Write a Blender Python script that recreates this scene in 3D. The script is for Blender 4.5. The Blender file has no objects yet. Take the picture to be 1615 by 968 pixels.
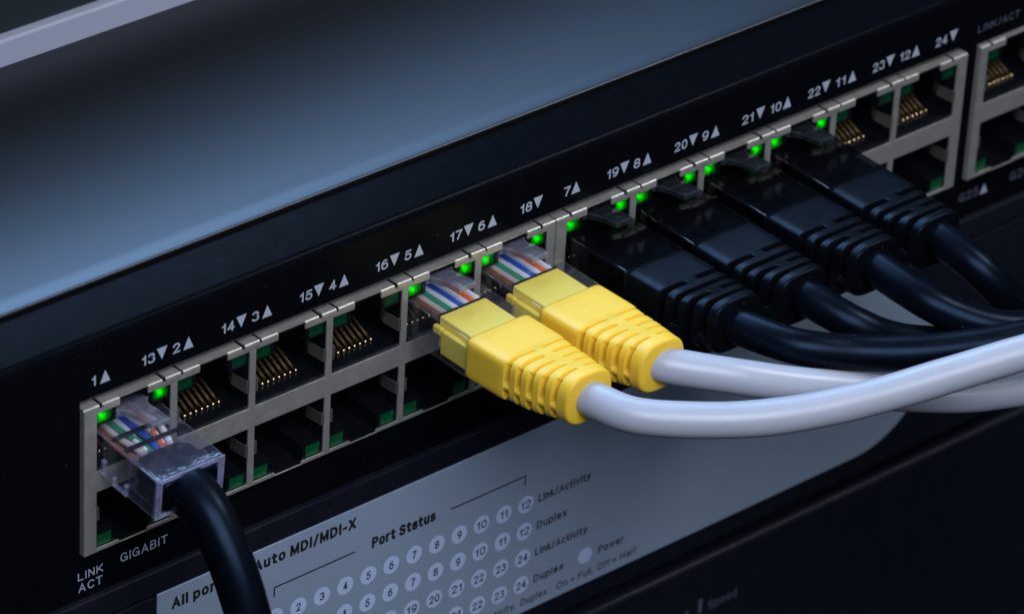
import bpy, bmesh, math, random
from mathutils import Vector, Matrix

# All coordinates below are written in millimetres; one Blender unit is one centimetre.
S = 0.1
sc = bpy.context.scene
sc.unit_settings.system = 'METRIC'
sc.unit_settings.scale_length = 0.01
COL = sc.collection
random.seed(7)

# ------------------------------------------------------------------ camera
cam = bpy.data.cameras.new('camera')
cam.sensor_fit = 'HORIZONTAL'
cam.sensor_width = 36.0
cam.lens = 166.638
cam.clip_start = 1.0
cam.clip_end = 2000.0
cam.dof.use_dof = True
cam.dof.focus_distance = 68.0
cam.dof.aperture_fstop = 0.37
cam_o = bpy.data.objects.new('camera', cam)
COL.objects.link(cam_o)
right = Vector((0.75551215, -0.65329662, 0.04903984))
down = Vector((-0.31399547, -0.42678578, -0.84809241))
fwd = Vector((0.57498542, 0.62534584, -0.52757403))
m = Matrix.Identity(4)
for r in range(3):
    m[r][0] = right[r]; m[r][1] = -down[r]; m[r][2] = -fwd[r]
m.translation = Vector((-325.41839, -439.32227, 382.90524)) * S
cam_o.matrix_world = m
sc.camera = cam_o

# ------------------------------------------------------------------ world, lamps, exposure
w = bpy.data.worlds.new('World'); sc.world = w; w.use_nodes = True
bg = w.node_tree.nodes['Background']
bg.inputs['Color'].default_value = (0.35, 0.55, 1.0, 1); bg.inputs['Strength'].default_value = 0.012

def lamp(name, loc, target, sx, sy, power, color):
    l = bpy.data.lights.new(name, 'AREA'); l.shape = 'RECTANGLE'
    l.size = sx * S; l.size_y = sy * S; l.energy = power; l.color = color
    o = bpy.data.objects.new(name, l); COL.objects.link(o)
    o.location = Vector(loc) * S
    d = (Vector(target) - Vector(loc)).normalized()
    o.rotation_euler = d.to_track_quat('-Z', 'Y').to_euler()
    return o
lamp('key_lamp', (-90, -365, 405), (85, -10, -5), 420, 300, 36000, (0.74, 0.82, 1.0))
lamp('back_lamp', (110, 350, 465), (80, 10, 36), 640, 340, 58000, (0.38, 0.62, 1.0))
lamp('added_top_lamp', (390, -170, 430), (90, -10, 10), 140, 140, 10000, (0.92, 0.95, 1.0))  # added lamp without a visible source, for highlights on the shield folds

sc.view_settings.view_transform = 'Standard'
sc.view_settings.look = 'None'
sc.view_settings.exposure = 0.0
sc.view_settings.gamma = 1.0
sc.view_settings.use_curve_mapping = False

# ------------------------------------------------------------------ materials
MATS = {}
def mat(name, base, rough=0.5, metal=0.0, spec=0.5, noise=None, bump=None, vary=0.0, rvar=0.0, coat=0.0, sss=0.0, tint=None, dust=0.0):
    m = bpy.data.materials.new(name); m.use_nodes = True
    nt = m.node_tree; b = nt.nodes['Principled BSDF']
    b.inputs['Base Color'].default_value = (*base, 1)
    b.inputs['Roughness'].default_value = rough
    b.inputs['Metallic'].default_value = metal
    b.inputs['Specular IOR Level'].default_value = spec
    if tint: b.inputs['Specular Tint'].default_value = (*tint, 1)
    if coat: b.inputs['Coat Weight'].default_value = coat; b.inputs['Coat Roughness'].default_value = 0.2
    if sss:
        b.inputs['Subsurface Weight'].default_value = sss
        b.inputs['Subsurface Radius'].default_value = (0.12, 0.09, 0.06)
        b.inputs['Subsurface Scale'].default_value = 1.0
    tc = nt.nodes.new('ShaderNodeTexCoord')
    if vary or rvar:
        n = nt.nodes.new('ShaderNodeTexNoise'); n.inputs['Scale'].default_value = (noise or 3.0)
        n.inputs['Detail'].default_value = 6; n.inputs['Roughness'].default_value = 0.65
        nt.links.new(tc.outputs['Object'], n.inputs['Vector'])
        if vary:
            r = nt.nodes.new('ShaderNodeMixRGB'); r.blend_type = 'MIX'
            r.inputs[1].default_value = (*[c * (1 - vary) for c in base], 1)
            r.inputs[2].default_value = (*[min(1, c * (1 + vary)) for c in base], 1)
            nt.links.new(n.outputs['Fac'], r.inputs[0]); nt.links.new(r.outputs[0], b.inputs['Base Color'])
        if rvar:
            mp = nt.nodes.new('ShaderNodeMapRange'); mp.inputs['From Min'].default_value = 0.3; mp.inputs['From Max'].default_value = 0.7
            mp.inputs['To Min'].default_value = max(0.02, rough - rvar); mp.inputs['To Max'].default_value = min(1, rough + rvar)
            nt.links.new(n.outputs['Fac'], mp.inputs['Value']); nt.links.new(mp.outputs[0], b.inputs['Roughness'])
    if bump:
        sc_, st = bump
        n2 = nt.nodes.new('ShaderNodeTexNoise'); n2.inputs['Scale'].default_value = sc_; n2.inputs['Detail'].default_value = 3
        nt.links.new(tc.outputs['Object'], n2.inputs['Vector'])
        bp = nt.nodes.new('ShaderNodeBump'); bp.inputs['Strength'].default_value = st; bp.inputs['Distance'].default_value = 0.01
        nt.links.new(n2.outputs['Fac'], bp.inputs['Height']); nt.links.new(bp.outputs['Normal'], b.inputs['Normal'])
    if dust:                                                         # sparse pale specks
        n3 = nt.nodes.new('ShaderNodeTexNoise'); n3.inputs['Scale'].default_value = 16.0; n3.inputs['Detail'].default_value = 1.5
        nt.links.new(tc.outputs['Object'], n3.inputs['Vector'])
        d1 = nt.nodes.new('ShaderNodeMapRange'); d1.inputs['From Min'].default_value = 0.76; d1.inputs['From Max'].default_value = 0.81; d1.inputs['To Max'].default_value = dust
        nt.links.new(n3.outputs['Fac'], d1.inputs['Value'])
        d2 = nt.nodes.new('ShaderNodeMixRGB'); d2.inputs[2].default_value = (0.45, 0.47, 0.52, 1)
        src = b.inputs['Base Color'].links[0].from_socket if b.inputs['Base Color'].links else None
        if src: nt.links.new(src, d2.inputs[1])
        else: d2.inputs[1].default_value = (*base, 1)
        nt.links.new(d1.outputs[0], d2.inputs[0]); nt.links.new(d2.outputs[0], b.inputs['Base Color'])
    MATS[name] = m
    return m

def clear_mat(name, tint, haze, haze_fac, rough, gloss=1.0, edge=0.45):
    """thin clear moulded plastic: tinted see-through, fresnel gloss and a little milkiness"""
    m = bpy.data.materials.new(name); m.use_nodes = True
    nt = m.node_tree; nt.nodes.remove(nt.nodes['Principled BSDF']); out = nt.nodes['Material Output']
    tr = nt.nodes.new('ShaderNodeBsdfTransparent'); tr.inputs[0].default_value = (*tint, 1)
    df = nt.nodes.new('ShaderNodeBsdfDiffuse'); df.inputs[0].default_value = (*haze, 1)
    gl = nt.nodes.new('ShaderNodeBsdfGlossy'); gl.inputs['Roughness'].default_value = rough; gl.inputs[0].default_value = (gloss, gloss, gloss, 1)
    fr = nt.nodes.new('ShaderNodeFresnel'); ge = nt.nodes.new('ShaderNodeNewGeometry'); mi = nt.nodes.new('ShaderNodeMapRange')
    mi.inputs['To Min'].default_value = 1.5; mi.inputs['To Max'].default_value = 1 / 1.5      # thin wall: the same sheen from both sides
    nt.links.new(ge.outputs['Backfacing'], mi.inputs['Value']); nt.links.new(mi.outputs[0], fr.inputs['IOR'])
    m1 = nt.nodes.new('ShaderNodeMixShader'); m2 = nt.nodes.new('ShaderNodeMixShader')
    tc = nt.nodes.new('ShaderNodeTexCoord'); n = nt.nodes.new('ShaderNodeTexNoise')
    n.inputs['Scale'].default_value = 5.0; n.inputs['Detail'].default_value = 4
    nt.links.new(tc.outputs['Object'], n.inputs['Vector'])
    mp = nt.nodes.new('ShaderNodeMapRange'); mp.inputs['From Min'].default_value = 0.3; mp.inputs['From Max'].default_value = 0.75
    mp.inputs['To Min'].default_value = haze_fac * 0.5; mp.inputs['To Max'].default_value = haze_fac * 1.6
    nt.links.new(n.outputs['Fac'], mp.inputs['Value'])
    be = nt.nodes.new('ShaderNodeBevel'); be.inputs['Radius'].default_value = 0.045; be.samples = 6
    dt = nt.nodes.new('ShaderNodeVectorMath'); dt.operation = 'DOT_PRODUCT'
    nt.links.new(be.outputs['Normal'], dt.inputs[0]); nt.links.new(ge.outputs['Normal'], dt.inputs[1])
    pe = nt.nodes.new('ShaderNodeMapRange'); pe.inputs['From Min'].default_value = 0.995; pe.inputs['From Max'].default_value = 0.85; pe.inputs['To Max'].default_value = edge  # paler haze painted along edges, standing in for refracted glints
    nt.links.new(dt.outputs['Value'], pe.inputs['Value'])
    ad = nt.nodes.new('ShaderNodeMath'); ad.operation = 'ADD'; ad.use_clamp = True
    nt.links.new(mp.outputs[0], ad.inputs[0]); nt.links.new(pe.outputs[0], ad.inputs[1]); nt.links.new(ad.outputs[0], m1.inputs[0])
    nt.links.new(tr.outputs[0], m1.inputs[1]); nt.links.new(df.outputs[0], m1.inputs[2])
    bp = nt.nodes.new('ShaderNodeBump'); bp.inputs['Strength'].default_value = 0.15; bp.inputs['Distance'].default_value = 0.02
    nt.links.new(n.outputs['Fac'], bp.inputs['Height']); nt.links.new(bp.outputs['Normal'], gl.inputs['Normal'])
    nt.links.new(fr.outputs[0], m2.inputs[0]); nt.links.new(m1.outputs[0], m2.inputs[1]); nt.links.new(gl.outputs[0], m2.inputs[2])
    nt.links.new(m2.outputs[0], out.inputs['Surface'])
    MATS[name] = m
    return m

def emit_mat(name, col, strength):
    m = bpy.data.materials.new(name); m.use_nodes = True
    nt = m.node_tree; b = nt.nodes['Principled BSDF']
    b.inputs['Base Color'].default_value = (*col, 1); b.inputs['Emission Color'].default_value = (*col, 1); b.inputs['Emission Strength'].default_value = strength
    MATS[name] = m
    return m

mat('lid_paint', (0.070, 0.075, 0.084), 0.39, 1.0, 0.5, noise=6.0, bump=(90.0, 0.05), dust=0.10)
mat('bezel_black', (0.0022, 0.0028, 0.0042), 0.24, 0, 0.018, noise=4.0, bump=(70.0, 0.03), vary=0.2, rvar=0.06, dust=0.05)
mat('frame_dark', (0.006, 0.007, 0.0125), 0.5, 0, 0.2, noise=3.0, bump=(60.0, 0.10), vary=0.2, rvar=0.06, dust=0.12)
mat('plate_silver', (0.27, 0.33, 0.42), 0.5, 0.15, 0.4, noise=6.0, bump=(80.0, 0.05), vary=0.06, rvar=0.04)
mat('shield_metal', (0.45, 0.425, 0.38), 0.36, 0.65, 0.5, noise=5.0, bump=(50.0, 0.07), vary=0.14, rvar=0.12)
mat('jack_black', (0.004, 0.0045, 0.006), 0.24, 0, 0.5, noise=8.0, vary=0.2, rvar=0.06, tint=(0.55, 0.75, 1.0))
mat('shaded_spring_metal', (0.24, 0.22, 0.20), 0.45, 0.85, 0.5, noise=5.0, vary=0.1)  # metal colour darkened to stand for the shade inside the ports
mat('yellow_sleeve', (0.84, 0.66, 0.09), 0.40, 0, 0.4, noise=2.0, vary=0.06)
mat('gold', (0.95, 0.66, 0.32), 0.28, 1.0, 0.5, rvar=0.08, noise=8.0)
mat('print_white', (0.34, 0.37, 0.43), 0.6, 0, 0.3)
mat('print_grey', (0.28, 0.31, 0.38), 0.6, 0, 0.3)
mat('print_faint', (0.07, 0.08, 0.11), 0.6, 0, 0.3)
mat('print_black', (0.010, 0.010, 0.014), 0.6, 0, 0.3)
mat('window_white', (0.44, 0.52, 0.70), 0.45, 0, 0.4, noise=9.0, vary=0.04)
mat('yellow_boot', (0.82, 0.50, 0.035), 0.46, 0, 0.4, noise=2.5, bump=(45.0, 0.06), vary=0.07, rvar=0.06, sss=0.15)
mat('black_boot', (0.002, 0.0024, 0.0038), 0.36, 0, 0.13, noise=5.0, bump=(60.0, 0.16), vary=0.2, rvar=0.06, tint=(0.45, 0.66, 1.0), dust=0.12)
mat('white_jacket', (0.365, 0.375, 0.42), 0.34, 0, 0.5, noise=1.6, bump=(5.0, 0.12), vary=0.05, rvar=0.06, sss=0.1)
mat('black_jacket', (0.0016, 0.0023, 0.0045), 0.33, 0, 0.16, noise=2.0, bump=(16.0, 0.06), vary=0.2, rvar=0.05, tint=(0.38, 0.62, 1.0), dust=0.12)
mat('upper_rail', (0.30, 0.31, 0.38), 0.55, 0, 0.4, noise=4.0, bump=(50.0, 0.05), vary=0.05)
mat('upper_face', (0.012, 0.017, 0.021), 0.5, 0, 0.4, noise=4.0, bump=(50.0, 0.05), vary=0.1)
mat('led_off', (0.002, 0.035, 0.014), 0.22, 0, 0.5, noise=14.0, vary=0.8, coat=0.3)
mat('led_off_glint', (0.003, 0.062, 0.021), 0.22, 0, 0.5, noise=11.0, vary=0.9, coat=0.3)  # the unlit green brightened, painting in the glints of the lower row
for nm, c in dict(brown=(0.16, 0.055, 0.03), white=(0.72, 0.72, 0.75), green=(0.01, 0.26, 0.12), blue=(0.01, 0.09, 0.50), orange=(0.80, 0.13, 0.03), pale_brown=(0.50, 0.40, 0.37)).items():
    mat('wire_' + nm, c, 0.4, 0, 0.5, noise=6.0, vary=0.08)
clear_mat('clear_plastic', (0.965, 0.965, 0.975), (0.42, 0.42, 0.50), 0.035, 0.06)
clear_mat('glint_edged_plastic', (0.93, 0.93, 0.96), (0.50, 0.50, 0.72), 0.03, 0.06, 1.0, 0.6)  # clear plug with stronger painted edge glints
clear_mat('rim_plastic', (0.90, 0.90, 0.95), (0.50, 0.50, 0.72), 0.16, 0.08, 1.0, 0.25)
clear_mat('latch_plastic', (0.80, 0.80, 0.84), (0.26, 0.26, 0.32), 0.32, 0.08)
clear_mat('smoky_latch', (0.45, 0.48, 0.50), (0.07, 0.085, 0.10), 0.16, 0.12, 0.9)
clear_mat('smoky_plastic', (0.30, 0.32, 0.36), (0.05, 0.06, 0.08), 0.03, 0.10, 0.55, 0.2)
emit_mat('led_lit', (0.03, 1.0, 0.02), 8.5)
def lens_mat(name, col, through):
    """diffusing window in front of a light"""
    m = bpy.data.materials.new(name); m.use_nodes = True
    nt = m.node_tree; nt.nodes.remove(nt.nodes['Principled BSDF']); out = nt.nodes['Material Output']
    tl = nt.nodes.new('ShaderNodeBsdfTranslucent'); tl.inputs[0].default_value = (*col, 1)
    tr = nt.nodes.new('ShaderNodeBsdfTransparent'); tr.inputs[0].default_value = (*col, 1)
    gl = nt.nodes.new('ShaderNodeBsdfGlossy'); gl.inputs['Roughness'].default_value = 0.2
    a = nt.nodes.new('ShaderNodeMixShader'); a.inputs[0].default_value = through
    c = nt.nodes.new('ShaderNodeMixShader'); c.inputs[0].default_value = 0.04
    nt.links.new(tl.outputs[0], a.inputs[1]); nt.links.new(tr.outputs[0], a.inputs[2])
    nt.links.new(a.outputs[0], c.inputs[1]); nt.links.new(gl.outputs[0], c.inputs[2]); nt.links.new(c.outputs[0], out.inputs['Surface'])
    MATS[name] = m
lens_mat('led_lens', (0.08, 0.85, 0.12), 0.35)

# ------------------------------------------------------------------ mesh helpers
ORG = {}
def root(name, loc, label, cat, group=None, rot=(0, 0, 0)):
    o = bpy.data.objects.new(name, None); COL.objects.link(o)
    o.empty_display_size = 0.5
    o.location = Vector(loc) * S; o.rotation_euler = rot
    o['label'] = label; o['category'] = cat
    if group: o['group'] = group
    ORG[o] = Vector(loc)
    return o

def link(name, me, parent, loc=None, label=None, smooth_angle=None):
    o = bpy.data.objects.new(name, me); COL.objects.link(o)
    if parent is not None: o.parent = parent
    if loc is not None: o.location = Vector(loc) * S
    if label: o['label'] = label
    return o

def to_mesh(name, bm, material, smooth=False):
    me = bpy.data.meshes.new(name)
    bmesh.ops.scale(bm, vec=(S, S, S), verts=bm.verts)
    bmesh.ops.recalc_face_normals(bm, faces=bm.faces)
    if smooth:
        for f in bm.faces: f.smooth = True
    bm.to_mesh(me); bm.free()
    me.materials.append(MATS[material])
    return me

def bev(o, width, seg=2, angle=35):
    md = o.modifiers.new('edge', 'BEVEL'); md.width = width * S; md.segments = seg
    md.limit_method = 'ANGLE'; md.angle_limit = math.radians(angle); md.harden_normals = False
    return o

def box(bm, x0, x1, y0, y1, z0, z1):
    v = [bm.verts.new((x, y, z)) for x in (x0, x1) for y in (y0, y1) for z in (z0, z1)]
    for f in ((0, 1, 3, 2), (4, 6, 7, 5), (0, 4, 5, 1), (2, 3, 7, 6), (0, 2, 6, 4), (1, 5, 7, 3)):
        bm.faces.new([v[i] for i in f])
    return v

def boxes(name, lst, material):
    bm = bmesh.new()
    for b in lst: box(bm, *b)
    return to_mesh(name, bm, material)

def plate(bm, xs, zs, solid, y0, y1):
    """a sheet in the xz plane: the cells where solid(x, z) holds, with walls round every opening"""
    xs = sorted(set(round(x, 4) for x in xs)); zs = sorted(set(round(z, 4) for z in zs))
    V = {}
    def vert(i, j, k):
        if (i, j, k) not in V: V[(i, j, k)] = bm.verts.new((xs[i], (y0, y1)[k], zs[j]))
        return V[(i, j, k)]
    nx, nz = len(xs) - 1, len(zs) - 1
    fill = [[solid((xs[i] + xs[i + 1]) / 2, (zs[j] + zs[j + 1]) / 2) for j in range(nz)] for i in range(nx)]
    F = lambda i, j: 0 <= i < nx and 0 <= j < nz and fill[i][j]
    for i in range(nx):
        for j in range(nz):
            if not fill[i][j]: continue
            bm.faces.new([vert(i, j, 0), vert(i + 1, j, 0), vert(i + 1, j + 1, 0), vert(i, j + 1, 0)])
            bm.faces.new([vert(i, j + 1, 1), vert(i + 1, j + 1, 1), vert(i + 1, j, 1), vert(i, j, 1)])
            if not F(i - 1, j): bm.faces.new([vert(i, j, 0), vert(i, j + 1, 0), vert(i, j + 1, 1), vert(i, j, 1)])
            if not F(i + 1, j): bm.faces.new([vert(i + 1, j, 1), vert(i + 1, j + 1, 1), vert(i + 1, j + 1, 0), vert(i + 1, j, 0)])
            if not F(i, j - 1): bm.faces.new([vert(i, j, 1), vert(i + 1, j, 1), vert(i + 1, j, 0), vert(i, j, 0)])
            if not F(i, j + 1): bm.faces.new([vert(i, j + 1, 0), vert(i + 1, j + 1, 0), vert(i + 1, j + 1, 1), vert(i, j + 1, 1)])

def extrude_profile(bm, prof, x0, x1):
    a = [bm.verts.new((x0, y, z)) for y, z in prof]; b = [bm.verts.new((x1, y, z)) for y, z in prof]
    n = len(prof)
    for i in range(n): bm.faces.new([a[i], a[(i + 1) % n], b[(i + 1) % n], b[i]])
    bm.faces.new(a); bm.faces.new(b[::-1])

def polygon_mesh(name, pts, y0, y1, material):
    bm = bmesh.new()
    a = [bm.verts.new((x, y0, z)) for x, z in pts]; b = [bm.verts.new((x, y1, z)) for x, z in pts]
    n = len(pts)
    bm.faces.new(a); bm.faces.new(b[::-1])
    for i in range(n): bm.faces.new([a[i], b[i], b[(i + 1) % n], a[(i + 1) % n]])
    return to_mesh(name, bm, material)

def catmull(pts, step=0.8):
    P = [Vector(p) for p in pts]; P = [2 * P[0] - P[1]] + P + [2 * P[-1] - P[-2]]
    out = []
    for i in range(1, len(P) - 2):
        n = max(2, int((P[i + 1] - P[i]).length / step))
        for k in range(n):
            t = k / n; p0, p1, p2, p3 = P[i - 1], P[i], P[i + 1], P[i + 2]
            out.append(0.5 * ((2 * p1) + (p2 - p0) * t + (2 * p0 - 5 * p1 + 4 * p2 - p3) * t * t + (3 * p1 - p0 - 3 * p2 + p3) * t ** 3))
    out.append(P[-2])
    return out

def tube_mesh(name, pts, rad, material, sides=28, step=0.8, wob=0.0, flare=0.0):
    C = catmull(pts, step) if len(pts) > 2 else [Vector(p) for p in pts]
    bm = bmesh.new(); rings = []
    T0 = (C[1] - C[0]).normalized(); N = T0.orthogonal().normalized()
    for i, c in enumerate(C):
        T = (C[min(i + 1, len(C) - 1)] - C[max(i - 1, 0)]).normalized()
        N = (N - T * N.dot(T)).normalized(); B = T.cross(N)
        rr = rad * (1 + flare * math.exp(-(c - C[0]).length_squared / 40.0)) * (1 + wob * math.sin(i * 0.37) * math.sin(i * 0.13 + 1))
        rings.append([bm.verts.new(c + (N * math.cos(2 * math.pi * k / sides) + B * math.sin(2 * math.pi * k / sides)) * rr) for k in range(sides)])
    for a, b in zip(rings, rings[1:]):
        for k in range(sides): bm.faces.new([a[k], a[(k + 1) % sides], b[(k + 1) % sides], b[k]])
    bm.faces.new(rings[0]); bm.faces.new(rings[-1][::-1])
    return to_mesh(name, bm, material, True)

# ------------------------------------------------------------------ printed lettering (a plain grotesque drawn stroke by stroke)
def arc(cx, cy, rx, ry, a0, a1):
    n = max(4, int(abs(a1 - a0) / 18))
    return [(cx + rx * math.cos(math.radians(a0 + (a1 - a0) * k / n)), cy + ry * math.sin(math.radians(a0 + (a1 - a0) * k / n))) for k in range(n + 1)]
def loop(cx, cy, rx, ry, n=2.4):
    out = []
    for k in range(26):
        t = 2 * math.pi * k / 26; c, d = math.cos(t), math.sin(t)
        out.append((cx + rx * math.copysign(abs(c) ** (2 / n), c), cy + ry * math.copysign(abs(d) ** (2 / n), d)))
    return out + ['closed']
def ess(w, h): return [[(x * w, y * h) for x, y in arc(.5, .745, .46, .255, 28, 250) + arc(.5, .255, .5, .255, 75, -152)]]
X_ = 0.73
GLYPH = {
 '0': [loop(.27, .5, .27, .5)], '1': [[(0, .76), (.12, .80), (.22, .92)], [(.22, 1), (.22, 0)]],
 '2': [arc(.26, .72, .26, .28, 172, -32) + [(.02, 0), (.54, 0)]],
 '3': [arc(.26, .755, .24, .245, 158, -80) + arc(.26, .265, .28, .265, 78, -160)],
 '4': [[(.42, 0), (.42, 1)], [(.40, .96), (.02, .27), (.58, .27)]],
 '5': [[(.50, 1), (.10, 1), (.05, .50)] + arc(.26, .32, .28, .32, 128, -158)],
 '6': [loop(.27, .31, .27, .31), arc(.30, .45, .30, .55, 62, 190)],
 '7': [[(0, 1), (.53, 1)], [(.52, .96), (.30, .5), (.18, 0)]],
 '8': [loop(.27, .765, .235, .235), loop(.27, .265, .27, .265)],
 '9': [loop(.27, .69, .27, .31), arc(.24, .55, .30, .55, 242, 370)],
 'A': [[(0, 0), (.31, 1), (.62, 0)], [(.13, .32), (.49, .32)]],
 'B': [[(0, 0), (0, 1)], [(0, 1), (.28, 1)] + arc(.28, .765, .23, .235, 80, -80) + [(.28, .53), (0, .53)], [(.28, .53)] + arc(.28, .265, .27, .265, 80, -80) + [(.28, 0), (0, 0)]],
 'C': [arc(.32, .5, .32, .5, 42, 318)],
 'D': [[(0, 0), (0, 1)], [(0, 1), (.20, 1)] + arc(.20, .5, .37, .5, 80, -80) + [(.20, 0), (0, 0)]],
 'F': [[(0, 0), (0, 1), (.48, 1)], [(0, .54), (.42, .54)]],
 'G': [arc(.32, .5, .32, .5, 45, 330) + [(.64, .44), (.38, .44)], [(.64, .44), (.64, 0.02)]],
 'H': [[(0, 0), (0, 1)], [(.54, 0), (.54, 1)], [(0, .53), (.54, .53)]], 'I': [[(0, 0), (0, 1)]],
 'K': [[(0, 0), (0, 1)], [(.54, 1), (.02, .38)], [(.18, .58), (.58, 0)]], 'L': [[(0, 1), (0, 0), (.46, 0)]],
 'M': [[(0, 0), (0, 1)], [(.02, 1), (.34, .12), (.66, 1)], [(.68, 1), (.68, 0)]],
 'N': [[(0, 0), (0, 1)], [(.02, 1), (.52, 0)], [(.54, 0), (.54, 1)]], 'O': [loop(.32, .5, .32, .5)],
 'P': [[(0, 0), (0, 1)], [(0, 1), (.28, 1)] + arc(.28, .74, .25, .26, 80, -80) + [(.28, .48), (0, .48)]],
 'S': ess(.56, 1), 'T': [[(0, 1), (.56, 1)], [(.28, .98), (.28, 0)]],
 'X': [[(0, 0), (.54, 1)], [(0, 1), (.54, 0)]],
 'a': [arc(.22, .51, .20, .22, 155, 0) + [(.42, 0)], loop(.20, .21, .20, .21)], 'b': [[(0, 0), (0, 1)], loop(.24, X_ / 2, .24, X_ / 2)],
 'c': [arc(.25, X_ / 2, .25, X_ / 2, 45, 315)], 'd': [[(.46, 0), (.46, 1)], loop(.22, X_ / 2, .24, X_ / 2)],
 'e': [[(.03, .38), (.46, .38)] + arc(.25, X_ / 2, .24, X_ / 2, 8, 312)],
 'f': [[(.12, 0), (.12, .78)] + arc(.30, .80, .18, .20, 170, 90), [(0, .70), (.30, .70)]],
 'h': [[(0, 0), (0, 1)], arc(.22, .47, .22, .26, 175, 0) + [(.44, 0)]], 'i': [[(0, 0), (0, X_)], [(0, .95), (0, 1)]],
 'k': [[(0, 0), (0, 1)], [(.40, X_), (.02, .28)], [(.14, .42), (.44, 0)]], 'l': [[(0, 0), (0, 1)]],
 'n': [[(0, 0), (0, X_)], arc(.22, .47, .22, .26, 175, 0) + [(.44, 0)]],
 'o': [loop(.24, X_ / 2, .24, X_ / 2)], 'p': [[(0, -.26), (0, X_)], loop(.24, X_ / 2, .24, X_ / 2)],
 'r': [[(0, 0), (0, X_)], arc(.22, .45, .22, .28, 175, 85)], 's': ess(.42, X_),
 't': [[(.13, .94), (.13, .16)] + arc(.27, .16, .14, .16, 190, 270) + [(.33, 0)], [(0, .70), (.32, .70)]],
 'u': [[(0, X_)] + arc(.21, .26, .21, .26, 180, 355), [(.43, X_), (.43, 0)]], 'v': [[(0, X_), (.22, 0), (.44, X_)]],
 'w': [[(0, X_), (.16, 0), (.32, X_), (.48, 0), (.64, X_)]], 'x': [[(0, 0), (.42, X_)], [(0, X_), (.42, 0)]],
 'y': [[(0, X_), (.23, .03)], [(.46, X_), (.20, -.12), (.04, -.25)]],
 '/': [[(0, -.04), (.30, 1.04)]], '-': [[(0, .38), (.24, .38)]], ',': [[(.06, .04), (0, -.16)]],
 ':': [[(0, 0), (0, .04)], [(0, .60), (0, .64)]], '=': [[(0, .28), (.44, .28)], [(0, .56), (.44, .56)]],
}
def strip(bm, pts, t, y):
    """a flat ribbon of width t along pts (x, z), square ended, with mitred corners"""
    closed = pts[-1] == 'closed'
    P = [Vector(p) for p in (pts[:-1] if closed else pts)]
    if not closed:
        d0 = (P[0] - P[1]).normalized(); d1 = (P[-1] - P[-2]).normalized()
        P[0] = P[0] + d0 * t / 2; P[-1] = P[-1] + d1 * t / 2
    n = len(P); A = []; B = []
    for i in range(n):
        a = P[i - 1] if (i or closed) else None; b = P[(i + 1) % n] if (i < n - 1 or closed) else None
        d1 = (P[i] - a).normalized() if a is not None else (b - P[i]).normalized()
        d2 = (b - P[i]).normalized() if b is not None else d1
        n1 = Vector((-d1.y, d1.x)); n2 = Vector((-d2.y, d2.x)); mm = n1 + n2
        if mm.length < 0.2: mm = n1
        mm.normalize(); k = t / 2 / max(0.45, mm.dot(n1))
        A.append(bm.verts.new((P[i].x + mm.x * k, y, P[i].y + mm.y * k))); B.append(bm.verts.new((P[i].x - mm.x * k, y, P[i].y - mm.y * k)))
    for i in range(n if closed else n - 1):
        j = (i + 1) % n
        bm.faces.new([B[i], B[j], A[j], A[i]])
def text(name, s, x0, x1, base, cap, y, parent, material, wt=0.14, label=None):
    """print s on the front face (y) so that it runs from x0 to x1 with its baseline at base; wt is the stroke over the cap height"""
    t = cap * wt; o = ORG[parent]; x = 0.0; items = []
    for ch in s:
        if ch == ' ': x += 0.36; continue
        g = GLYPH[ch]; wdt = max(p[0] for st in g for p in st if p != 'closed')
        items.append((x, g)); x += wdt + 0.20 + wt * 0.8
    tot = x - 0.20 - wt * 0.8
    kx = (x1 - x0 - t) / tot if tot > 0 else cap
    bm = bmesh.new(); lay = 0
    for gx, g in items:
        for st in g:
            q = [p if p == 'closed' else (x0 + t / 2 + (gx + p[0]) * kx - o.x, base + t / 2 + p[1] * (cap - t) - o.z) for p in st]
            strip(bm, q, t, y - 0.004 * (lay % 3) - o.y); lay += 1
    me = bpy.data.meshes.new(name); bmesh.ops.scale(bm, vec=(S, S, S), verts=bm.verts); bm.to_mesh(me); bm.free()
    me.materials.append(MATS[material])
    return link(name, me, parent, None, label)
def flat(name, pts, y, parent, material, label=None):
    o = ORG[parent]
    me = polygon_mesh(name, [(x - o.x, z - o.z) for x, z in pts], y - o.y, y - o.y + 0.02, material)
    return link(name, me, parent, None, label)

# ================================================================== network switch
X0, X1 = -60.0, 330.0            # the devices run on beyond both edges of the view
SW = root('network_switch', (135, 100, -7.5), 'black rack network switch with silver-framed ports, green lights and grey-blue metal lid', 'network switch')
O = ORG[SW]
P_, BAR, M0 = 13.97, 1.144, 2.164
B2 = 86.484
ZT, Z1, Z2, Z3, H = 23.166, 13.547, 10.135, 0.544, 24.425
XE = B2 * 2 + 0.45; XG = 176.44
def left(i): return M0 + i * P_ if i < 6 else (B2 + M0 + (i - 6) * P_ if i < 12 else XG + 1.75 + (i - 12) * P_)
OW = P_ - BAR

# lid: a sheet metal cover, rolled over gently at the front
bm = bmesh.new()
prof = [(200, 38.0), (200, 36.0), (9.5, 36.0), (9.5, 37.35)]
for k in range(1, 9):
    a = math.radians(180 - 62 * k / 8)
    prof.append((9.5 + 0.35 * (1 + math.cos(a)), 37.35 + 0.35 * math.sin(a)))
y_, z_ = prof[-1]
for k in range(1, 9):
    t = k / 8; prof.append((y_ + 3.2 * t, z_ + (38.0 - z_) * (1 - (1 - t) ** 2)))
extrude_profile(bm, [(y - O.y, z - O.z) for y, z in prof], X0 - O.x, X1 - O.x)
lid = link('lid', to_mesh('lid', bm, 'lid_paint', True), SW, None, 'grey-blue powder-coated metal lid')
md = lid.modifiers.new('flat', 'EDGE_SPLIT'); md.split_angle = math.radians(40)

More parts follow.
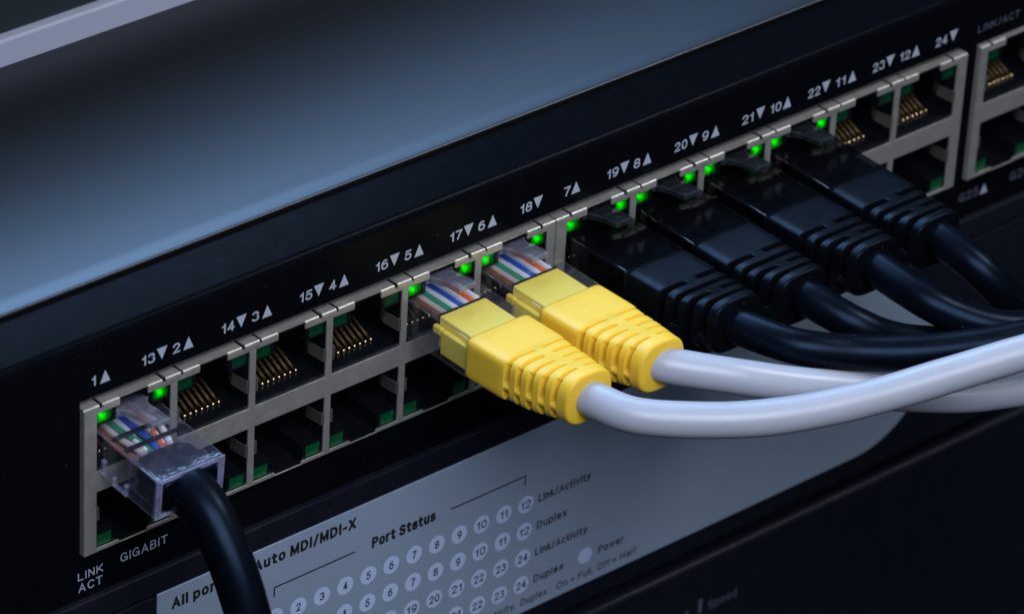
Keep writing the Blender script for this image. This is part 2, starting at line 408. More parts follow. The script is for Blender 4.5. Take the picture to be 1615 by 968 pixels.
# bezel: front sheet with the two port cut-outs, rolling over into the top strip
FY = 0.9
bm = bmesh.new()
cut = [(-0.1, XE + 0.1, -0.1, 25.55), (XG - 0.1, XG + 31.3, -0.1, 24.75)]
xs = [X0, X1] + [c for q in cut for c in q[:2]]; zs = [-7.5, 33.6] + [c for q in cut for c in q[2:]]
plate(bm, [x - O.x for x in xs], [z - O.z for z in zs],
      lambda x, z: not any(q[0] < x + O.x < q[1] and q[2] < z + O.z < q[3] for q in cut), FY - O.y, FY + 1.8 - O.y)
link('front_bezel', to_mesh('front_bezel', bm, 'bezel_black'), SW)
bm = bmesh.new()
RB, TILT = 1.5, math.radians(13)
prof = [(9.3, 30.0), (2.6, 30.0), (2.6, 33.602), (FY, 33.602)]
for k in range(13):
    a = math.pi - k / 12 * (math.pi / 2 - TILT)
    prof.append((FY + RB + RB * math.cos(a), 33.65 + RB * math.sin(a)))
y_, z_ = prof[-1]
prof.append((9.3, z_ + (9.3 - y_) * math.tan(TILT)))
print('bezel back edge', prof[-1])
extrude_profile(bm, [(y - O.y, z - O.z) for y, z in prof], X0 - O.x, X1 - O.x)
o = link('bezel_top', to_mesh('bezel_top', bm, 'bezel_black', True), SW)
md = o.modifiers.new('flat', 'EDGE_SPLIT'); md.split_angle = math.radians(30)
# chassis behind: keeps the inside dark and gives the device its body
link('chassis', boxes('chassis', [(X0 + 0.5 - O.x, X1 - 0.5 - O.x, 17 - O.y, 199 - O.y, -7.4 - O.z, 35.9 - O.z)], 'frame_dark'), SW)
link('chassis_floor', boxes('chassis_floor', [(X0 + 0.5 - O.x, X1 - 0.5 - O.x, 2.2 - O.y, 16.9 - O.y, -7.4 - O.z, -6.4 - O.z)], 'frame_dark'), SW)

# metal shields round the port blocks
def rolled(bm, xa, xb, out=0.0, z0=23.75):
    """a piece of the rolled top edge of a shield"""
    r = 0.42
    prof = [(0.32, z0), (-out, z0)]
    for k in range(7):
        a = math.pi - k / 6 * math.pi / 2
        prof.append((r - out + r * math.cos(a), H + out - r + r * math.sin(a)))
    prof += [(2.4, H), (2.4, H - 0.2), (0.32, H - 0.2)]
    extrude_profile(bm, [(y, z) for y, z in prof], xa, xb)
def shield(name, xa, xb, cols, label):
    bm = bmesh.new()
    ZB = 23.75
    xs, zs = [xa, xb], [0, 0.12, Z3, Z2, Z1, ZT, ZB]
    slots, bars, notch = [], [], []
    for i in cols:
        l = left(i); xs += [l, l + OW, l + 3.95, l + OW - 3.95]; notch.append((l + 3.95, l + OW - 3.95))
        bars.append(round(l - BAR / 2, 2)); bars.append(round(l + OW + BAR / 2, 2))
    bars = sorted(set(bars))
    for b in bars:
        for d in (-1.75, 1.35):
            if xa + 0.4 < b + d < xb - 0.4: slots.append(b + d)
    def solid(x, z):
        for i in cols:
            l = left(i)
            if l < x < l + OW and (Z3 < z < Z2 or Z1 < z < ZT): return False
            if l + 3.95 < x < l + OW - 3.95 and (0.12 < z < Z2 or Z1 < z): return False
        return True
    plate(bm, [x - O.x for x in xs], [z - O.z for z in zs], lambda x, z: solid(x + O.x, z + O.z), 0 - O.y, 0.32 - O.y)
    o = link(name, to_mesh(name, bm, 'shield_metal'), SW, None, label)
    bev(o, 0.09, 2)
    ev = sorted([(q, 0) for q in (xa, xb)] + [(q - 0.26, 1) for q in slots] + [(q + 0.26, 0) for q in slots] + [(n[0], 2) for n in notch] + [(n[1], 0) for n in notch])
    for (p, kd), (q, _) in zip(ev, ev[1:]):
        if q - p < 0.15: continue
        bm = bmesh.new()
        if kd == 0:
            mid = (p + q) / 2; fing = any(-1.75 < mid - b < 1.35 for b in bars) and p > xa + 0.5 and q < xb - 0.5
            rolled(bm, p - O.x, q - O.x, 0.14 if fing else 0.0)
        elif kd == 2:
            box(bm, p - O.x, q - O.x, 0.12, 2.4, H - 0.16, H)
        else: continue
        for v in bm.verts: v.co.y -= O.y; v.co.z -= O.z
        f = link('spring_finger' if kd == 0 else 'top_edge', to_mesh('spring_finger', bm, 'shield_metal', True), o)
        md = f.modifiers.new('flat', 'EDGE_SPLIT'); md.split_angle = math.radians(40)
    link('shield_sleeve', polygon_mesh('shield_sleeve', [(x - O.x, z - O.z) for x, z in ((xa, 0), (xa, H - 0.03), (xb, H - 0.03), (xb, 0), (xb - 0.3, 0), (xb - 0.3, H - 0.3), (xa + 0.3, H - 0.3), (xa + 0.3, 0))], 2.45 - O.y, 15 - O.y, 'shield_metal'), o)
    for p in (xa, xb - 0.3):
        link('shield_side', boxes('shield_side', [(p - O.x, p + 0.3 - O.x, 0.33 - O.y, 2.44 - O.y, 0 - O.z, H - 0.25 - O.z)], 'shield_metal'), o)
    return o
shield('port_shield', 0, B2 - 0.12, range(0, 6), 'silver metal frame round ports one to six')
shield('port_shield', B2 + 0.12, XE, range(6, 12), 'silver metal frame round ports seven to twelve')
shield('port_shield', XG, XG + 31.2, range(12, 14), 'silver metal frame round the gigabit ports')

# one moulded port (upper row, latch channel on top); the lower row is the same turned over
HT = ZT - Z1
def port_mesh(sg):
    b = lambda x0, x1, y0, y1, z0, z1: (x0, x1, y0, y1, *sorted((sg * z0, sg * z1)))
    L = [b(0.0, OW, 13.5, 14.5, -0.4, HT + 0.52),                    # back wall
         b(-0.5, 0.06, 0.34, 13.5, -0.4, HT + 0.52), b(OW - 0.06, OW + 0.5, 0.34, 13.5, -0.4, HT + 0.52),
         b(0.06, OW - 0.06, 1.5, 13.5, -0.4, 0.36),                  # floor
         b(0.06, OW - 0.06, 0.34, 13.5, HT + 0.5, HT + 0.52)]
    for a, c in ((0.06, 3.55), (OW - 3.55, OW - 0.06)):             # the blocks that carry the lights
        L.append(b(a, c, 1.5, 13.5, HT - 2.35, HT + 0.5))
    L.append(b(0.06, 0.30, 0.36, 1.5, HT - 2.35, HT)); L.append(b(2.95, 3.55, 0.36, 1.5, HT - 2.35, HT + 0.0))
    L.append(b(OW - 0.30, OW - 0.06, 0.36, 1.5, HT - 2.35, HT)); L.append(b(OW - 3.55, OW - 2.95, 0.36, 1.5, HT - 2.35, HT))
    L.append(b(0.30, 2.95, 0.36, 1.5, HT - 2.35, HT - 2.08)); L.append(b(OW - 2.95, OW - 0.30, 0.36, 1.5, HT - 2.35, HT - 2.08))
    L.append(b(0.30, 2.95, 0.36, 1.5, HT + 0.02, HT + 0.3)); L.append(b(OW - 2.95, OW - 0.30, 0.36, 1.5, HT + 0.02, HT + 0.3))
    bm = bmesh.new()
    for q in L: box(bm, *q)
    # sloped lip in front of the floor
    z = [sg * v for v in (-0.3, 0.05, 0.26, 0.37, 0.42)]
    p = [(0.36, z[0]), (0.36, z[1]), (0.55, z[2]), (0.9, z[3]), (1.5, z[4]), (1.5, z[0])]
    extrude_profile(bm, p, 0.06, OW - 0.06)
    return to_mesh('port', bm, 'jack_black')
PORT = {1: port_mesh(1), -1: port_mesh(-1)}
LEDB = {s: boxes('led', [(0.32, 2.93, 0.5, 0.88, *sorted((s * (HT - 2.06), s * (HT - 0.02))))], 'led_off' if s == 1 else 'led_off_glint') for s in (1, -1)}
LENS = {s: boxes('led', [(0.32, 2.93, 0.50, 0.53, *sorted((s * (HT - 2.06), s * (HT - 0.02))))], 'led_lens') for s in (1, -1)}
def bulb_mesh():
    bm = bmesh.new(); bmesh.ops.create_uvsphere(bm, u_segments=16, v_segments=10, radius=1)
    for v in bm.verts: v.co = Vector((v.co.x * 0.27, v.co.y * 0.2, v.co.z * 0.27))
    return to_mesh('led_bulb', bm, 'led_lit', True)
BULB = bulb_mesh()
CONTACT = tube_mesh('contact', [(0, 3.1, 0.66), (0, 3.7, 0.62), (0, 5.2, 1.25), (0, 7.6, 2.3), (0, 8.6, 2.2)], 0.27, 'gold', 8, 0.5)
def spring_mesh(sg, side):
    bm = bmesh.new()
    prof = [(-0.42, -0.05), (-0.50, 0.1), (-0.62, 1.8), (-0.70, 3.2), (-0.15, 4.6), (-0.05, 4.6), (-0.55, 3.2), (-0.45, 1.8), (-0.30, 0.33), (0.0, 0.33), (0.0, -0.05)]
    z0, z1 = sorted((sg * 2.75, sg * 4.75))
    f = lambda x: OW + x if side else -x
    a = [bm.verts.new((f(x), y, z0)) for x, y in prof]; b = [bm.verts.new((f(x), y, z1)) for x, y in prof]
    n = len(prof); bm.faces.new(a); bm.faces.new(b[::-1])
    for i in range(n): bm.faces.new([a[i], a[(i + 1) % n], b[(i + 1) % n], b[i]])
    return to_mesh('ground_spring', bm, 'shaded_spring_metal')
SPRING = {(g, d): spring_mesh(g, d) for g in (1, -1) for d in (0, 1)}
LIT = {0, 4, 5, 6, 7, 8, 9}
for i in range(14):
    for sg in (1, -1):
        z = Z1 if sg == 1 else Z2
        p = link('port', PORT[sg], SW, (left(i) - O.x, -O.y, z - O.z))
        if sg == 1:
            for k in range(8): link('contact', CONTACT, p, (OW / 2 + (k - 3.5) * 1.02, 0, 0))
        if not (sg == 1 and i in LIT):
            for d in (0, 1): link('ground_spring', SPRING[sg, d], p)
        for side in (0, 1):
            off = 0 if side == 0 else OW - 3.25
            if sg == 1 and i in LIT:
                link('led', LENS[sg], p, (off, 0, 0))
                link('led_bulb', BULB, p, (off + (1.25 if side == 0 else 1.65), 1.02, HT - 1.05))
            else:
                link('led', LEDB[sg], p, (off, 0, 0))

# printing on the bezel
TY = FY - 0.02
DX, DZ = 0.43, -0.46
def up(x0, x1, z=27.66, h=1.95):
    x0 += DX; x1 += DX; z += DZ
    return [(x0, z), (x1, z), ((x0 + x1) / 2, z + h)]
def dn(x0, x1, z=27.66, h=1.95):
    x0 += DX; x1 += DX; z += DZ
    return [((x0 + x1) / 2, z), (x1, z + h), (x0, z + h)]
def num(s, x0, base=27.72, cap=1.62):
    wd = {1: 1.28, 2: 2.55}[len(s)]; x0 += DX; base += DZ
    if s == '1': text('port_number', s, x0 + 0.3, x0 + 0.95, base, cap, TY, SW, 'print_white', 0.17)
    else: text('port_number', s, x0 + (0.3 if s[0] == '1' else 0), x0 + wd - (0.25 if s[-1] == '1' else 0), base, cap, TY, SW, 'print_white', 0.17)
num('1', 1.2); flat('port_arrow', up(2.9, 4.65), TY, SW, 'print_white')
for k in range(1, 12):
    if k == 6: continue
    c = left(k) - BAR / 2
    num(str(12 + k), c - 5.75); flat('port_arrow', dn(c - 2.9, c - 1.1), TY, SW, 'print_white')
    s = str(k + 1); num(s, c - 0.1)
    a = c + (1.75 if len(s) == 1 else 2.85)
    flat('port_arrow', up(a, a + 1.76), TY, SW, 'print_white')
num('18', 79.2); flat('port_arrow', dn(82.0, 83.8), TY, SW, 'print_white')
num('7', 88.0); flat('port_arrow', up(89.5, 91.26), TY, SW, 'print_white')
num('24', 166.1); flat('port_arrow', dn(169.1, 170.9), TY, SW, 'print_white')
text('printed_word', 'GIGABIT', 7.03, 15.38, -4.31, 1.5, TY, SW, 'print_grey')
text('printed_word', 'LINK', -0.42, 3.98, -4.44, 1.35, TY, SW, 'print_grey')
text('printed_word', 'ACT', -0.32, 3.88, -6.48, 1.45, TY, SW, 'print_grey')
text('printed_word', 'LINK/ACT', 176.13, 185.63, 26.79, 1.3, TY, SW, 'print_faint')
text('printed_word', 'G25', 176.13, 180.63, -4.51, 1.6, TY, SW, 'print_faint')
flat('port_arrow', up(180.6, 182.4, -4.15, 1.8), TY, SW, 'print_grey')
text('printed_word', 'G26', 188.03, 192.53, -4.51, 1.6, TY, SW, 'print_faint')
flat('port_arrow', dn(192.5, 194.3, -4.15, 1.8), TY, SW, 'print_grey')

# ================================================================== lower switch with the status plate
LS = root('lower_switch', (135, 100, -52.0), 'dark rack switch below the ports with a pale status plate of numbered round lights', 'network switch')
O2 = ORG[LS]
sub2 = lambda q: (q[0] - O2.x, q[1] - O2.x, q[2] - O2.y, q[3] - O2.y, q[4] - O2.z, q[5] - O2.z)
bev(link('front_face', boxes('front_face', [sub2((X0, X1, 0.25, 6.0, -49.6, -12.35))], 'frame_dark'), LS), 0.3, 2)
bev(link('top_rail', boxes('top_rail', [sub2((X0, X1, 0.02, 6.0, -11.85, -7.85))], 'frame_dark'), LS), 0.25, 2)
link('seam', boxes('seam', [sub2((X0, X1, 1.6, 6.0, -12.4, -11.8))], 'bezel_black'), LS)
link('chassis', boxes('chassis', [sub2((X0, X1, 6.02, 199, -51.5, -7.9))], 'frame_dark'), LS)
pts = [(13.0, -12.0), (13.0, -45.8)]
for k in range(33):
    a = -math.pi / 2 + math.pi * k / 32
    pts.append((156.5 + 16.95 * math.cos(a), -28.9 + 16.9 * math.sin(a)))
SP = link('status_plate', polygon_mesh('status_plate', [(x - O2.x, z - O2.z) for x, z in pts], -0.02 - O2.y, 0.3 - O2.y, 'plate_silver'), LS, None, 'pale grey status plate with a rounded end')
bev(SP, 0.08, 2, 60)
ORG[SP] = O2
PY = -0.04
D = SP
text('printed_word', 'All ports', 15.6, 26.2, -15.6, 1.95, PY, D, 'print_black', 0.23)
text('printed_word', 'Auto MDI/MDI-X', 30.6, 49.75, -15.5, 1.95, PY, D, 'print_black', 0.23)
text('printed_word', 'Port Status', 53.0, 65.4, -20.6, 1.95, PY, D, 'print_black', 0.23)
flat('printed_line', [(34.4, -21.5), (34.65, -21.5), (34.65, -19.95), (49.8, -19.95), (49.8, -19.7), (34.4, -19.7)], PY, D, 'print_black')
flat('printed_line', [(68.4, -19.95), (83.2, -19.95), (83.2, -21.5), (83.45, -21.5), (83.45, -19.7), (68.4, -19.7)], PY, D, 'print_black')
disc = [(1.53 * math.cos(2 * math.pi * k / 40), 1.53 * math.sin(2 * math.pi * k / 40)) for k in range(40)]
DISC = polygon_mesh('status_light', disc, -0.06, -0.02, 'window_white')
for rw in range(4):
    for n in range(1, 13):
        cx, cz = 30.287 + 4.454 * n, -25.25 - 5.01 * rw
        d = link('status_light', DISC, LS, (cx - O2.x, -O2.y, cz - O2.z))
        ORG[d] = Vector((cx, 0, cz))
        s = str(n if rw < 2 else n + 12); hw = 0.42 if len(s) == 1 else 1.0
        if s == '1': hw = 0.22
        if s == '11': hw = 0.72
        text('status_number', s, cx - hw, cx + hw, cz - 0.72, 1.45, -0.08, d, 'print_black', 0.16)
link('status_light', polygon_mesh('power_light', [(x * 0.94, z * 0.94) for x, z in disc], -0.06, -0.02, 'window_white'), LS, (97.0 - O2.x, -O2.y, -40.3 - O2.z), 'blank power light')
for s, x1, z in (('Link/Activity', 97.1, -25.85), ('Duplex', 92.5, -30.85), ('Link/Activity', 97.1, -35.9), ('Duplex', 92.5, -40.95)):
    text('printed_word', s, 86.3, x1, z, 1.42, PY, D, 'print_black', 0.18)
text('printed_word', 'Power', 99.8, 105.2, -41.1, 1.42, PY, D, 'print_black', 0.18)
for wd_, a_, b_ in (('Activity,', 76.4, 82.9), ('Duplex :', 83.9, 90.2), ('On', 91.3, 93.6), ('= Full,', 94.3, 99.0), ('Off', 99.9, 102.4), ('= Half', 103.0, 108.1)):
    text('printed_word', wd_, a_, b_, -44.4, 1.35, PY, D, 'print_black')
text('printed_word', 'h', 148.8, 149.8, -15.1, 1.6, PY, D, 'print_black')
text('printed_word', '4', 151.3, 152.3, -15.3, 1.6, PY, D, 'print_black')

# ================================================================== bottom device
BD = root('bottom_device', (135, 100, -98.0), 'plain dark rack unit at the very bottom with faint grey lettering', 'rack device')
O3 = ORG[BD]
sub3 = lambda q: (q[0] - O3.x, q[1] - O3.x, q[2] - O3.y, q[3] - O3.y, q[4] - O3.z, q[5] - O3.z)
bev(link('front_face', boxes('front_face', [sub3((X0, X1, 0.2, 8.0, -97.5, -52.6))], 'frame_dark'), BD), 0.9, 4)
link('chassis', boxes('chassis', [sub3((X0, X1, 8.02, 199, -97.4, -52.4))], 'frame_dark'), BD)
text('printed_word', 'bps', 116.6, 121.4, -62.9, 2.0, 0.17, BD, 'print_faint')
text('printed_word', '1', 123.3, 124.2, -62.9, 2.7, 0.17, BD, 'print_faint', 0.3)
text('printed_word', 'Speed', 125.6, 132.0, -63.1, 1.7, 0.17, BD, 'print_faint')

# ================================================================== device standing on the lid
UD = root('upper_device', (135, 130, 36.6), 'dark device standing back on the lid with a pale rail along its lower edge', 'rack device')
O4 = ORG[UD]
sub4 = lambda q: (q[0] - O4.x, q[1] - O4.x, q[2] - O4.y, q[3] - O4.y, q[4] - O4.z, q[5] - O4.z)
bev(link('lower_rail', boxes('lower_rail', [sub4((X0, X1, 65.5, 70.0, 37.0, 42.4))], 'upper_rail'), UD, None, 'pale grey rail'), 0.5, 3)
bev(link('front_face', boxes('front_face', [sub4((X0, X1, 67.0, 72.0, 42.45, 86.0))], 'upper_face'), UD), 0.6, 3)
link('chassis', boxes('chassis', [sub4((X0, X1, 70.05, 199, 36.62, 42.4)), sub4((X0, X1, 72.02, 199, 42.4, 85.8))], 'upper_face'), UD)

# ================================================================== patch cables
def superellipse(a, b, n, N):
    """unit points of a rounded rectangle, spaced evenly round its outline"""
    M = 720; fine = []
    for k in range(M + 1):
        t = 2 * math.pi * k / M; c, d = math.cos(t), math.sin(t)
        fine.append((math.copysign(abs(c) ** (2 / n), c), math.copysign(abs(d) ** (2 / n), d)))
    L = [0.0]
    for p, q in zip(fine, fine[1:]): L.append(L[-1] + math.hypot((q[0] - p[0]) * a, (q[1] - p[1]) * b))
    out = []; j = 0
    for k in range(N):
        d = L[-1] * k / N
        while L[j + 1] < d: j += 1
        t = (d - L[j]) / max(1e-9, L[j + 1] - L[j])
        out.append((fine[j][0] + (fine[j + 1][0] - fine[j][0]) * t, fine[j][1] + (fine[j + 1][1] - fine[j][1]) * t))
    return out
def lerp(tab, y):
    if y <= tab[0][0]: return tab[0][1:]
    for p, q in zip(tab, tab[1:]):
        if y <= q[0]:
            t = (y - p[0]) / (q[0] - p[0]); t = t * t * (3 - 2 * t) if p[0] > 15 else t
            return tuple(u + (v - u) * t for u, v in zip(p[1:], q[1:]))
    return tab[-1][1:]
def boot_mesh(name, tab, grooves, gw, depth, bridged, material, N=180, top=1.0):
    """a moulded strain relief: tab rows are (distance out, half width, half height, squareness, rise)"""
    y0, y1 = tab[0][0], tab[-1][0]
    ys = []; y = y0
    while y < y1:
        ys.append(y); y += 0.08 if y > grooves[0] - gw - 0.5 else 0.5
    ys = [y for y in ys if y < y1 - 0.55] + [y1]
    bm = bmesh.new(); rings = []
    def ring(y, shrink, gy):
        a, b, n, rise = lerp(tab, gy); pts = []
        for u, v in superellipse(a, b, n, N):
            d = shrink
            for gi, g in enumerate(grooves):
                e = abs(gy - g) - (gw if abs(v) < 0.8 else gw * top) / 2
                if e < 0.09:
                    t = min(1, max(0, (0.09 - e) / 0.18)); t = t * t * (3 - 2 * t)
                    d += depth * t * (1 - bridged(gi, u, v))
            pts.append(bm.verts.new((u * (a - d), -y, v * (b - d) + rise)))
        return pts
    rings.append(ring(y0, 0.25, y0)); rings.append(ring(y0 + 0.08, 0.06, y0))
    for y in ys[1:-1]: rings.append(ring(y, 0, y))
    for k in range(5):
        a = k / 4 * math.pi / 2; rings.append(ring(y1 - 0.5 + 0.5 * math.sin(a), 0.5 * (1 - math.cos(a)), y1 - 0.5 + 0.5 * math.sin(a)))
    for a, b in zip(rings, rings[1:]):
        for k in range(N): bm.faces.new([a[k], a[(k + 1) % N], b[(k + 1) % N], b[k]])
    bm.faces.new(rings[0]); bm.faces.new(rings[-1][::-1])
    return to_mesh(name, bm, material, True)
def soft(x, lo, hi, e=0.06):
    f = lambda v: min(1, max(0, v))
    return f((x - lo) / e + 0.5) * f((hi - x) / e + 0.5)
def yellow_bridge(gi, u, v):
    r = 0.0
    if v > 0: r = max(r, soft(u, -0.16, 0.22))
    else: r = max(r, soft(u, -0.30, 0.30))
    r = max(r, soft(v, -0.42, -0.16)) if abs(u) > 0.5 else r
    return r
def black_bridge(gi, u, v):
    r = 0.0
    if v > 0:
        if gi % 2 == 0: r = max(r, soft(u, -0.22, 0.22))
    else: r = max(r, soft(u, -0.3, 0.3))
    if gi % 2 == 1 and abs(u) > 0.5: r = max(r, soft(v, -0.62, -0.30))
    return r
YB = boot_mesh('boot', [(12.5, 5.98, 3.52, 9, 0.0), (19.5, 5.95, 3.55, 8, 0.25), (22.5, 5.55, 3.75, 5, 0.5), (32.6, 4.35, 4.15, 2.7, 1.55)],
               [21.2, 23.4, 25.6, 27.8, 30.0], 0.95, 1.25, yellow_bridge, 'yellow_boot', top=0.62)
BB = boot_mesh('boot', [(12.7, 5.98, 3.55, 10, 0.0), (19.3, 5.96, 3.6, 9, 0.1), (21.6, 5.8, 3.7, 6, 0.25), (30.4, 4.75, 4.4, 3.2, 1.1)],
               [20.3, 22.9, 25.5, 28.1], 1.15, 1.8, black_bridge, 'black_boot')

# clear plug body with its rear pocket
def plug_meshes(material, latch_material):
    bm = bmesh.new(); box(bm, -5.84, 5.84, -12.6, 9.6, -3.3, 3.3)
    body = to_mesh('plug_body', bm, material)
    bm = bmesh.new(); box(bm, -5.1, 5.1, -12.55, -2.6, -2.7, 2.55)
    pocket = to_mesh('pocket', bm, material)
    # latch: hinge at the nose, rising towards the cable
    bm = bmesh.new()
    rows = [(9.2, 2.9, 3.0, 3.9), (4.0, 2.9, 3.9, 4.95), (1.0, 2.9, 4.6, 5.8), (0.4, 2.1, 4.8, 5.9), (-1.0, 1.75, 5.2, 6.15), (-3.0, 1.70, 5.65, 6.55), (-5.7, 1.55, 6.0, 6.85)]
    prev = None
    for y, hw, z0, z1 in rows:
        r = [bm.verts.new(p) for p in ((-hw, y, z0), (hw, y, z0), (hw, y, z1), (-hw, y, z1))]
        if prev:
            for k in range(4): bm.faces.new([prev[k], prev[(k + 1) % 4], r[(k + 1) % 4], r[k]])
        else: bm.faces.new(r)
        prev = r
    bm.faces.new(prev[::-1])
    latch = to_mesh('latch', bm, latch_material)
    bm = bmesh.new(); box(bm, -4.6, 4.6, -3.2, -2.2, 1.9, 3.1)
    bar = to_mesh('strain_bar', bm, material)
    return body, pocket, latch, bar
def shell_mesh():
    bm = bmesh.new()
    o = [bm.verts.new((x, y, z)) for y in (9.6, -12.6) for x, z in ((-5.84, -3.3), (5.84, -3.3), (5.84, 3.3), (-5.84, 3.3))]
    i = [bm.verts.new((x, y, z)) for y in (-5.2, -12.6) for x, z in ((-4.85, -2.75), (4.85, -2.75), (4.85, 2.62), (-4.85, 2.62))]
    bm.faces.new(o[:4]); bm.faces.new(i[:4])
    for k in range(4):
        j = (k + 1) % 4
        bm.faces.new([o[k], o[j], o[4 + j], o[4 + k]]); bm.faces.new([i[k], i[j], i[4 + j], i[4 + k]]); bm.faces.new([o[4 + k], o[4 + j], i[4 + j], i[4 + k]])
    return to_mesh('plug_body', bm, 'glint_edged_plastic')
def rim_mesh():
    bm = bmesh.new()
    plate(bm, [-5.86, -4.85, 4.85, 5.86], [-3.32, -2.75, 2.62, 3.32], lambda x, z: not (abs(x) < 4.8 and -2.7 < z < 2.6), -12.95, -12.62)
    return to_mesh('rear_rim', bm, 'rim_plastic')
CP = plug_meshes('clear_plastic', 'latch_plastic'); SPM = plug_meshes('smoky_plastic', 'smoky_latch'); FPM = plug_meshes('glint_edged_plastic', 'latch_plastic')
ORDER = ['brown', 'pale_brown', 'green', 'white', 'blue', 'white', 'orange', 'white']
WIRE = {c: tube_mesh('wire', [(0, 9.0, 0), (0, 4.0, 0), (0, 0.0, 0.05), (0, -5.5, 0.1)], 0.50, 'wire_' + c, 12, 1.0) for c in set(ORDER)}

def patch_cable(i, label, kind, path, rot=(0, 0, 0), dz=0.0, rad=2.7, group=None, dy=0.0):
    cx, cz = left(i) + OW / 2, Z1 + 0.36 + 3.3 + dz
    t = root('patch_cable', (cx, dy, cz), label, 'patch cable', group, rot)
    clear = kind in ('yellow', 'bare')
    body, pocket, latch, bar = {'yellow': CP, 'black': SPM, 'bare': FPM}[kind]
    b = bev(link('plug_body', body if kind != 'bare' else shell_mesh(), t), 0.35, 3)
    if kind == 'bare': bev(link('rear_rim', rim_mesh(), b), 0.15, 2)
    bev(link('latch', latch, t), 0.12, 2)
    if kind == 'bare':
        for y in (-1.0, -3.9): bev(link('strain_bar', boxes('strain_bar', [(-4.6, 4.6, y - 0.28, y + 0.28, 2.35, 2.9)], 'jack_black'), b), 0.1, 1)
        link('jacket_end', boot_mesh('jacket_end', [(5.4, 3.9, 2.2, 5, -0.1), (7.0, 4.7, 2.6, 6, -0.06), (13.1, 4.8, 2.66, 5, -0.06)], [99], 0.1, 0.0, black_bridge, 'black_jacket', 64), t)
        for y0, y1, z0, z1 in ((-0.4, -1.2, -3.2, -0.6), (-3.0, -3.5, -3.5, -2.0), (-5.6, -6.3, -3.5, -1.6), (-3.5, -5.6, -3.5, -3.0)):
            bev(link('moulded_rib', boxes('moulded_rib', [(-5.95, -5.3, y1, y0, z0, z1)], 'glint_edged_plastic'), b), 0.12, 1)
    if clear:
        for k, c in enumerate(ORDER):
            x = (k - 3.5) * 1.06
            if kind == 'yellow': link('wire', WIRE[c], t, (x, 0, 2.05))
            else:
                j = (k * 37 % 11 - 5) * 0.09
                link('wire', tube_mesh('wire', [(x, 9.0, 1.2), (x, 3.0, 1.3), (x + j, -0.5, 1.5), (x * 0.8 + j * 2, -3.0, 1.75 - abs(j)), (x * 0.6, -6.4, 0.9)], 0.5, 'wire_' + c, 12, 1.0), t)
    if kind == 'yellow':
        s = link('boot_sleeve', boxes('boot_sleeve', [(-4.35, 4.35, -12.5, -4.7, -2.5, 2.75), (-5.35, -4.4, -12.45, -6.2, -2.6, 1.4), (-5.3, -4.4, -6.15, -4.3, 0.2, 1.5), (4.4, 5.35, -12.45, -9.6, -2.6, 1.4)], 'yellow_sleeve'), t)
        bev(s, 0.25, 2)
        link('wire_gap', boxes('wire_gap', [(-4.25, 4.3, -4.68, -4.42, 1.2, 2.83)], 'jack_black'), t)
        bt = link('boot', YB, t)
        bev(link('embossed_pad', boxes('embossed_pad', [(-3.4, 3.4, -18.8, -14.0, 3.35, 3.66)], 'yellow_boot'), bt), 0.12, 2)
    elif kind == 'black':
        bev(link('boot_sleeve', boxes('boot_sleeve', [(-5.2, 5.2, -12.6, -1.2, -2.7, 2.7)], 'black_boot'), t), 0.3, 2)
        link('boot', BB, t)
    inv = t.matrix_basis.inverted()
    loc = [(inv @ (Vector(p) * S)) / S for p in path]
    link('cable_jacket', tube_mesh('cable_jacket', [tuple(p) for p in loc], rad, {'yellow': 'white_jacket', 'black': 'black_jacket', 'bare': 'black_jacket'}[kind], 32, 0.9, 0.014, 0.12 if kind == 'bare' else 0.0), t)
    return t

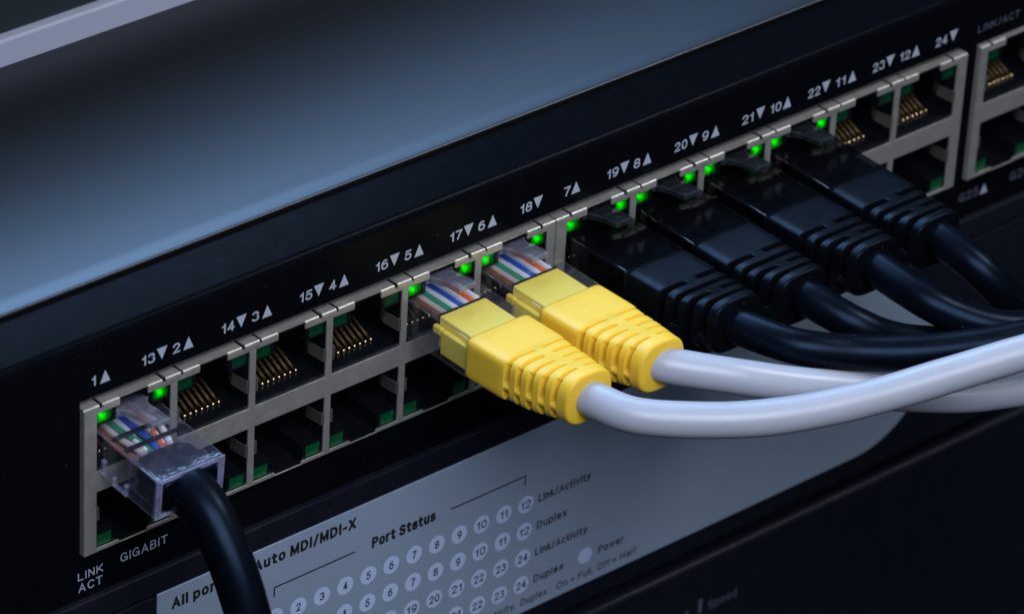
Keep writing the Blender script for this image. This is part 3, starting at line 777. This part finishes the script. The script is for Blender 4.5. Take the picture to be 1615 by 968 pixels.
patch_cable(0, 'clear plug without a boot on a thick black cable bending down, in port 1', 'bare',
            [(8.6, -11.6, 14.9), (8.6, -13.4, 14.6), (8.7, -17.0, 13.0), (8.7, -21.2, 9.0), (8.7, -24.8, 3.6), (8.7, -27.8, -3.0), (8.6, -31, -13), (8.4, -33, -26), (8, -34, -45)],
            rot=(math.radians(4.5), 0, 0), dz=-0.9, rad=3.25)
G1 = 'yellow booted patch cables with pale grey jackets'
G2 = 'black booted patch cables'
patch_cable(4, 'yellow booted plug on a pale grey cable, nearer the viewer, in port 5', 'yellow',
            [(64.6, -30.5, 18.6), (64.8, -33.5, 18.6), (67.1, -39.2, 18.2), (73.7, -45.2, 18.0), (81.3, -50.2, 18.0), (89.7, -54.3, 18.5), (98.7, -57.9, 19.5), (107.8, -61.4, 21.0), (118.0, -65.7, 23.0), (135, -73, 26), (160, -84, 30)], group=G1, rad=2.65)
patch_cable(5, 'yellow booted plug on a pale grey cable, beside the black plugs, in port 6', 'yellow',
            [(78.4, -29.5, 18.6), (79.1, -32.4, 18.6), (86.0, -38.7, 17.4), (94.5, -43.3, 15.0), (103.7, -47.2, 12.5), (112.7, -51.5, 10.5), (119.3, -55.4, 10.0), (127.0, -59.0, 10.0), (140, -65, 10.5), (165, -76, 13)], group=G1, rad=2.65)
patch_cable(6, 'black booted patch cable right next to the yellow plugs, in port 7', 'black',
            [(95.1, -28, 18.2), (95.3, -31.5, 18.3), (98.6, -39.5, 18.0), (105.5, -44.8, 17.0), (113.0, -50.3, 17.0), (121.3, -55.0, 17.5), (127.2, -57.6, 18.0), (140, -63, 19), (165, -73, 22)], group=G2, rot=(math.radians(-0.3), math.radians(0.5), math.radians(0.3)))
patch_cable(7, 'black booted patch cable second from the yellow plugs, in port 8', 'black',
            [(109.0, -28, 18.2), (109.1, -31.5, 18.1), (111.8, -38.2, 16.2), (117.5, -41.5, 13.0), (129.1, -44.0, 9.0), (142.0, -47.2, 6.0), (165, -55, 4)], group=G2, rot=(math.radians(0.8), math.radians(-0.7), math.radians(-0.4)), dy=0.2)
patch_cable(8, 'black booted patch cable third from the yellow plugs, in port 9', 'black',
            [(123.0, -28, 18.2), (123.1, -31.5, 18.2), (124.0, -40.0, 17.0), (127.0, -44.7, 15.2), (131.0, -48.6, 13.9), (136.9, -51.6, 13.0), (150, -57, 12.5), (172, -66, 13)], group=G2, rot=(math.radians(0.5), math.radians(0.6), math.radians(0.5)), dy=-0.3)
patch_cable(9, 'black booted patch cable farthest from the yellow plugs, in port 10', 'black',
            [(137.0, -28, 18.2), (137.0, -31.5, 18.1), (138.2, -38.0, 16.0), (141.6, -41.5, 11.5), (147.5, -42.6, 6.0), (158, -44, -2), (175, -48, -10)], group=G2, rot=(math.radians(1.3), math.radians(-0.4), math.radians(-0.3)), dy=0.1)
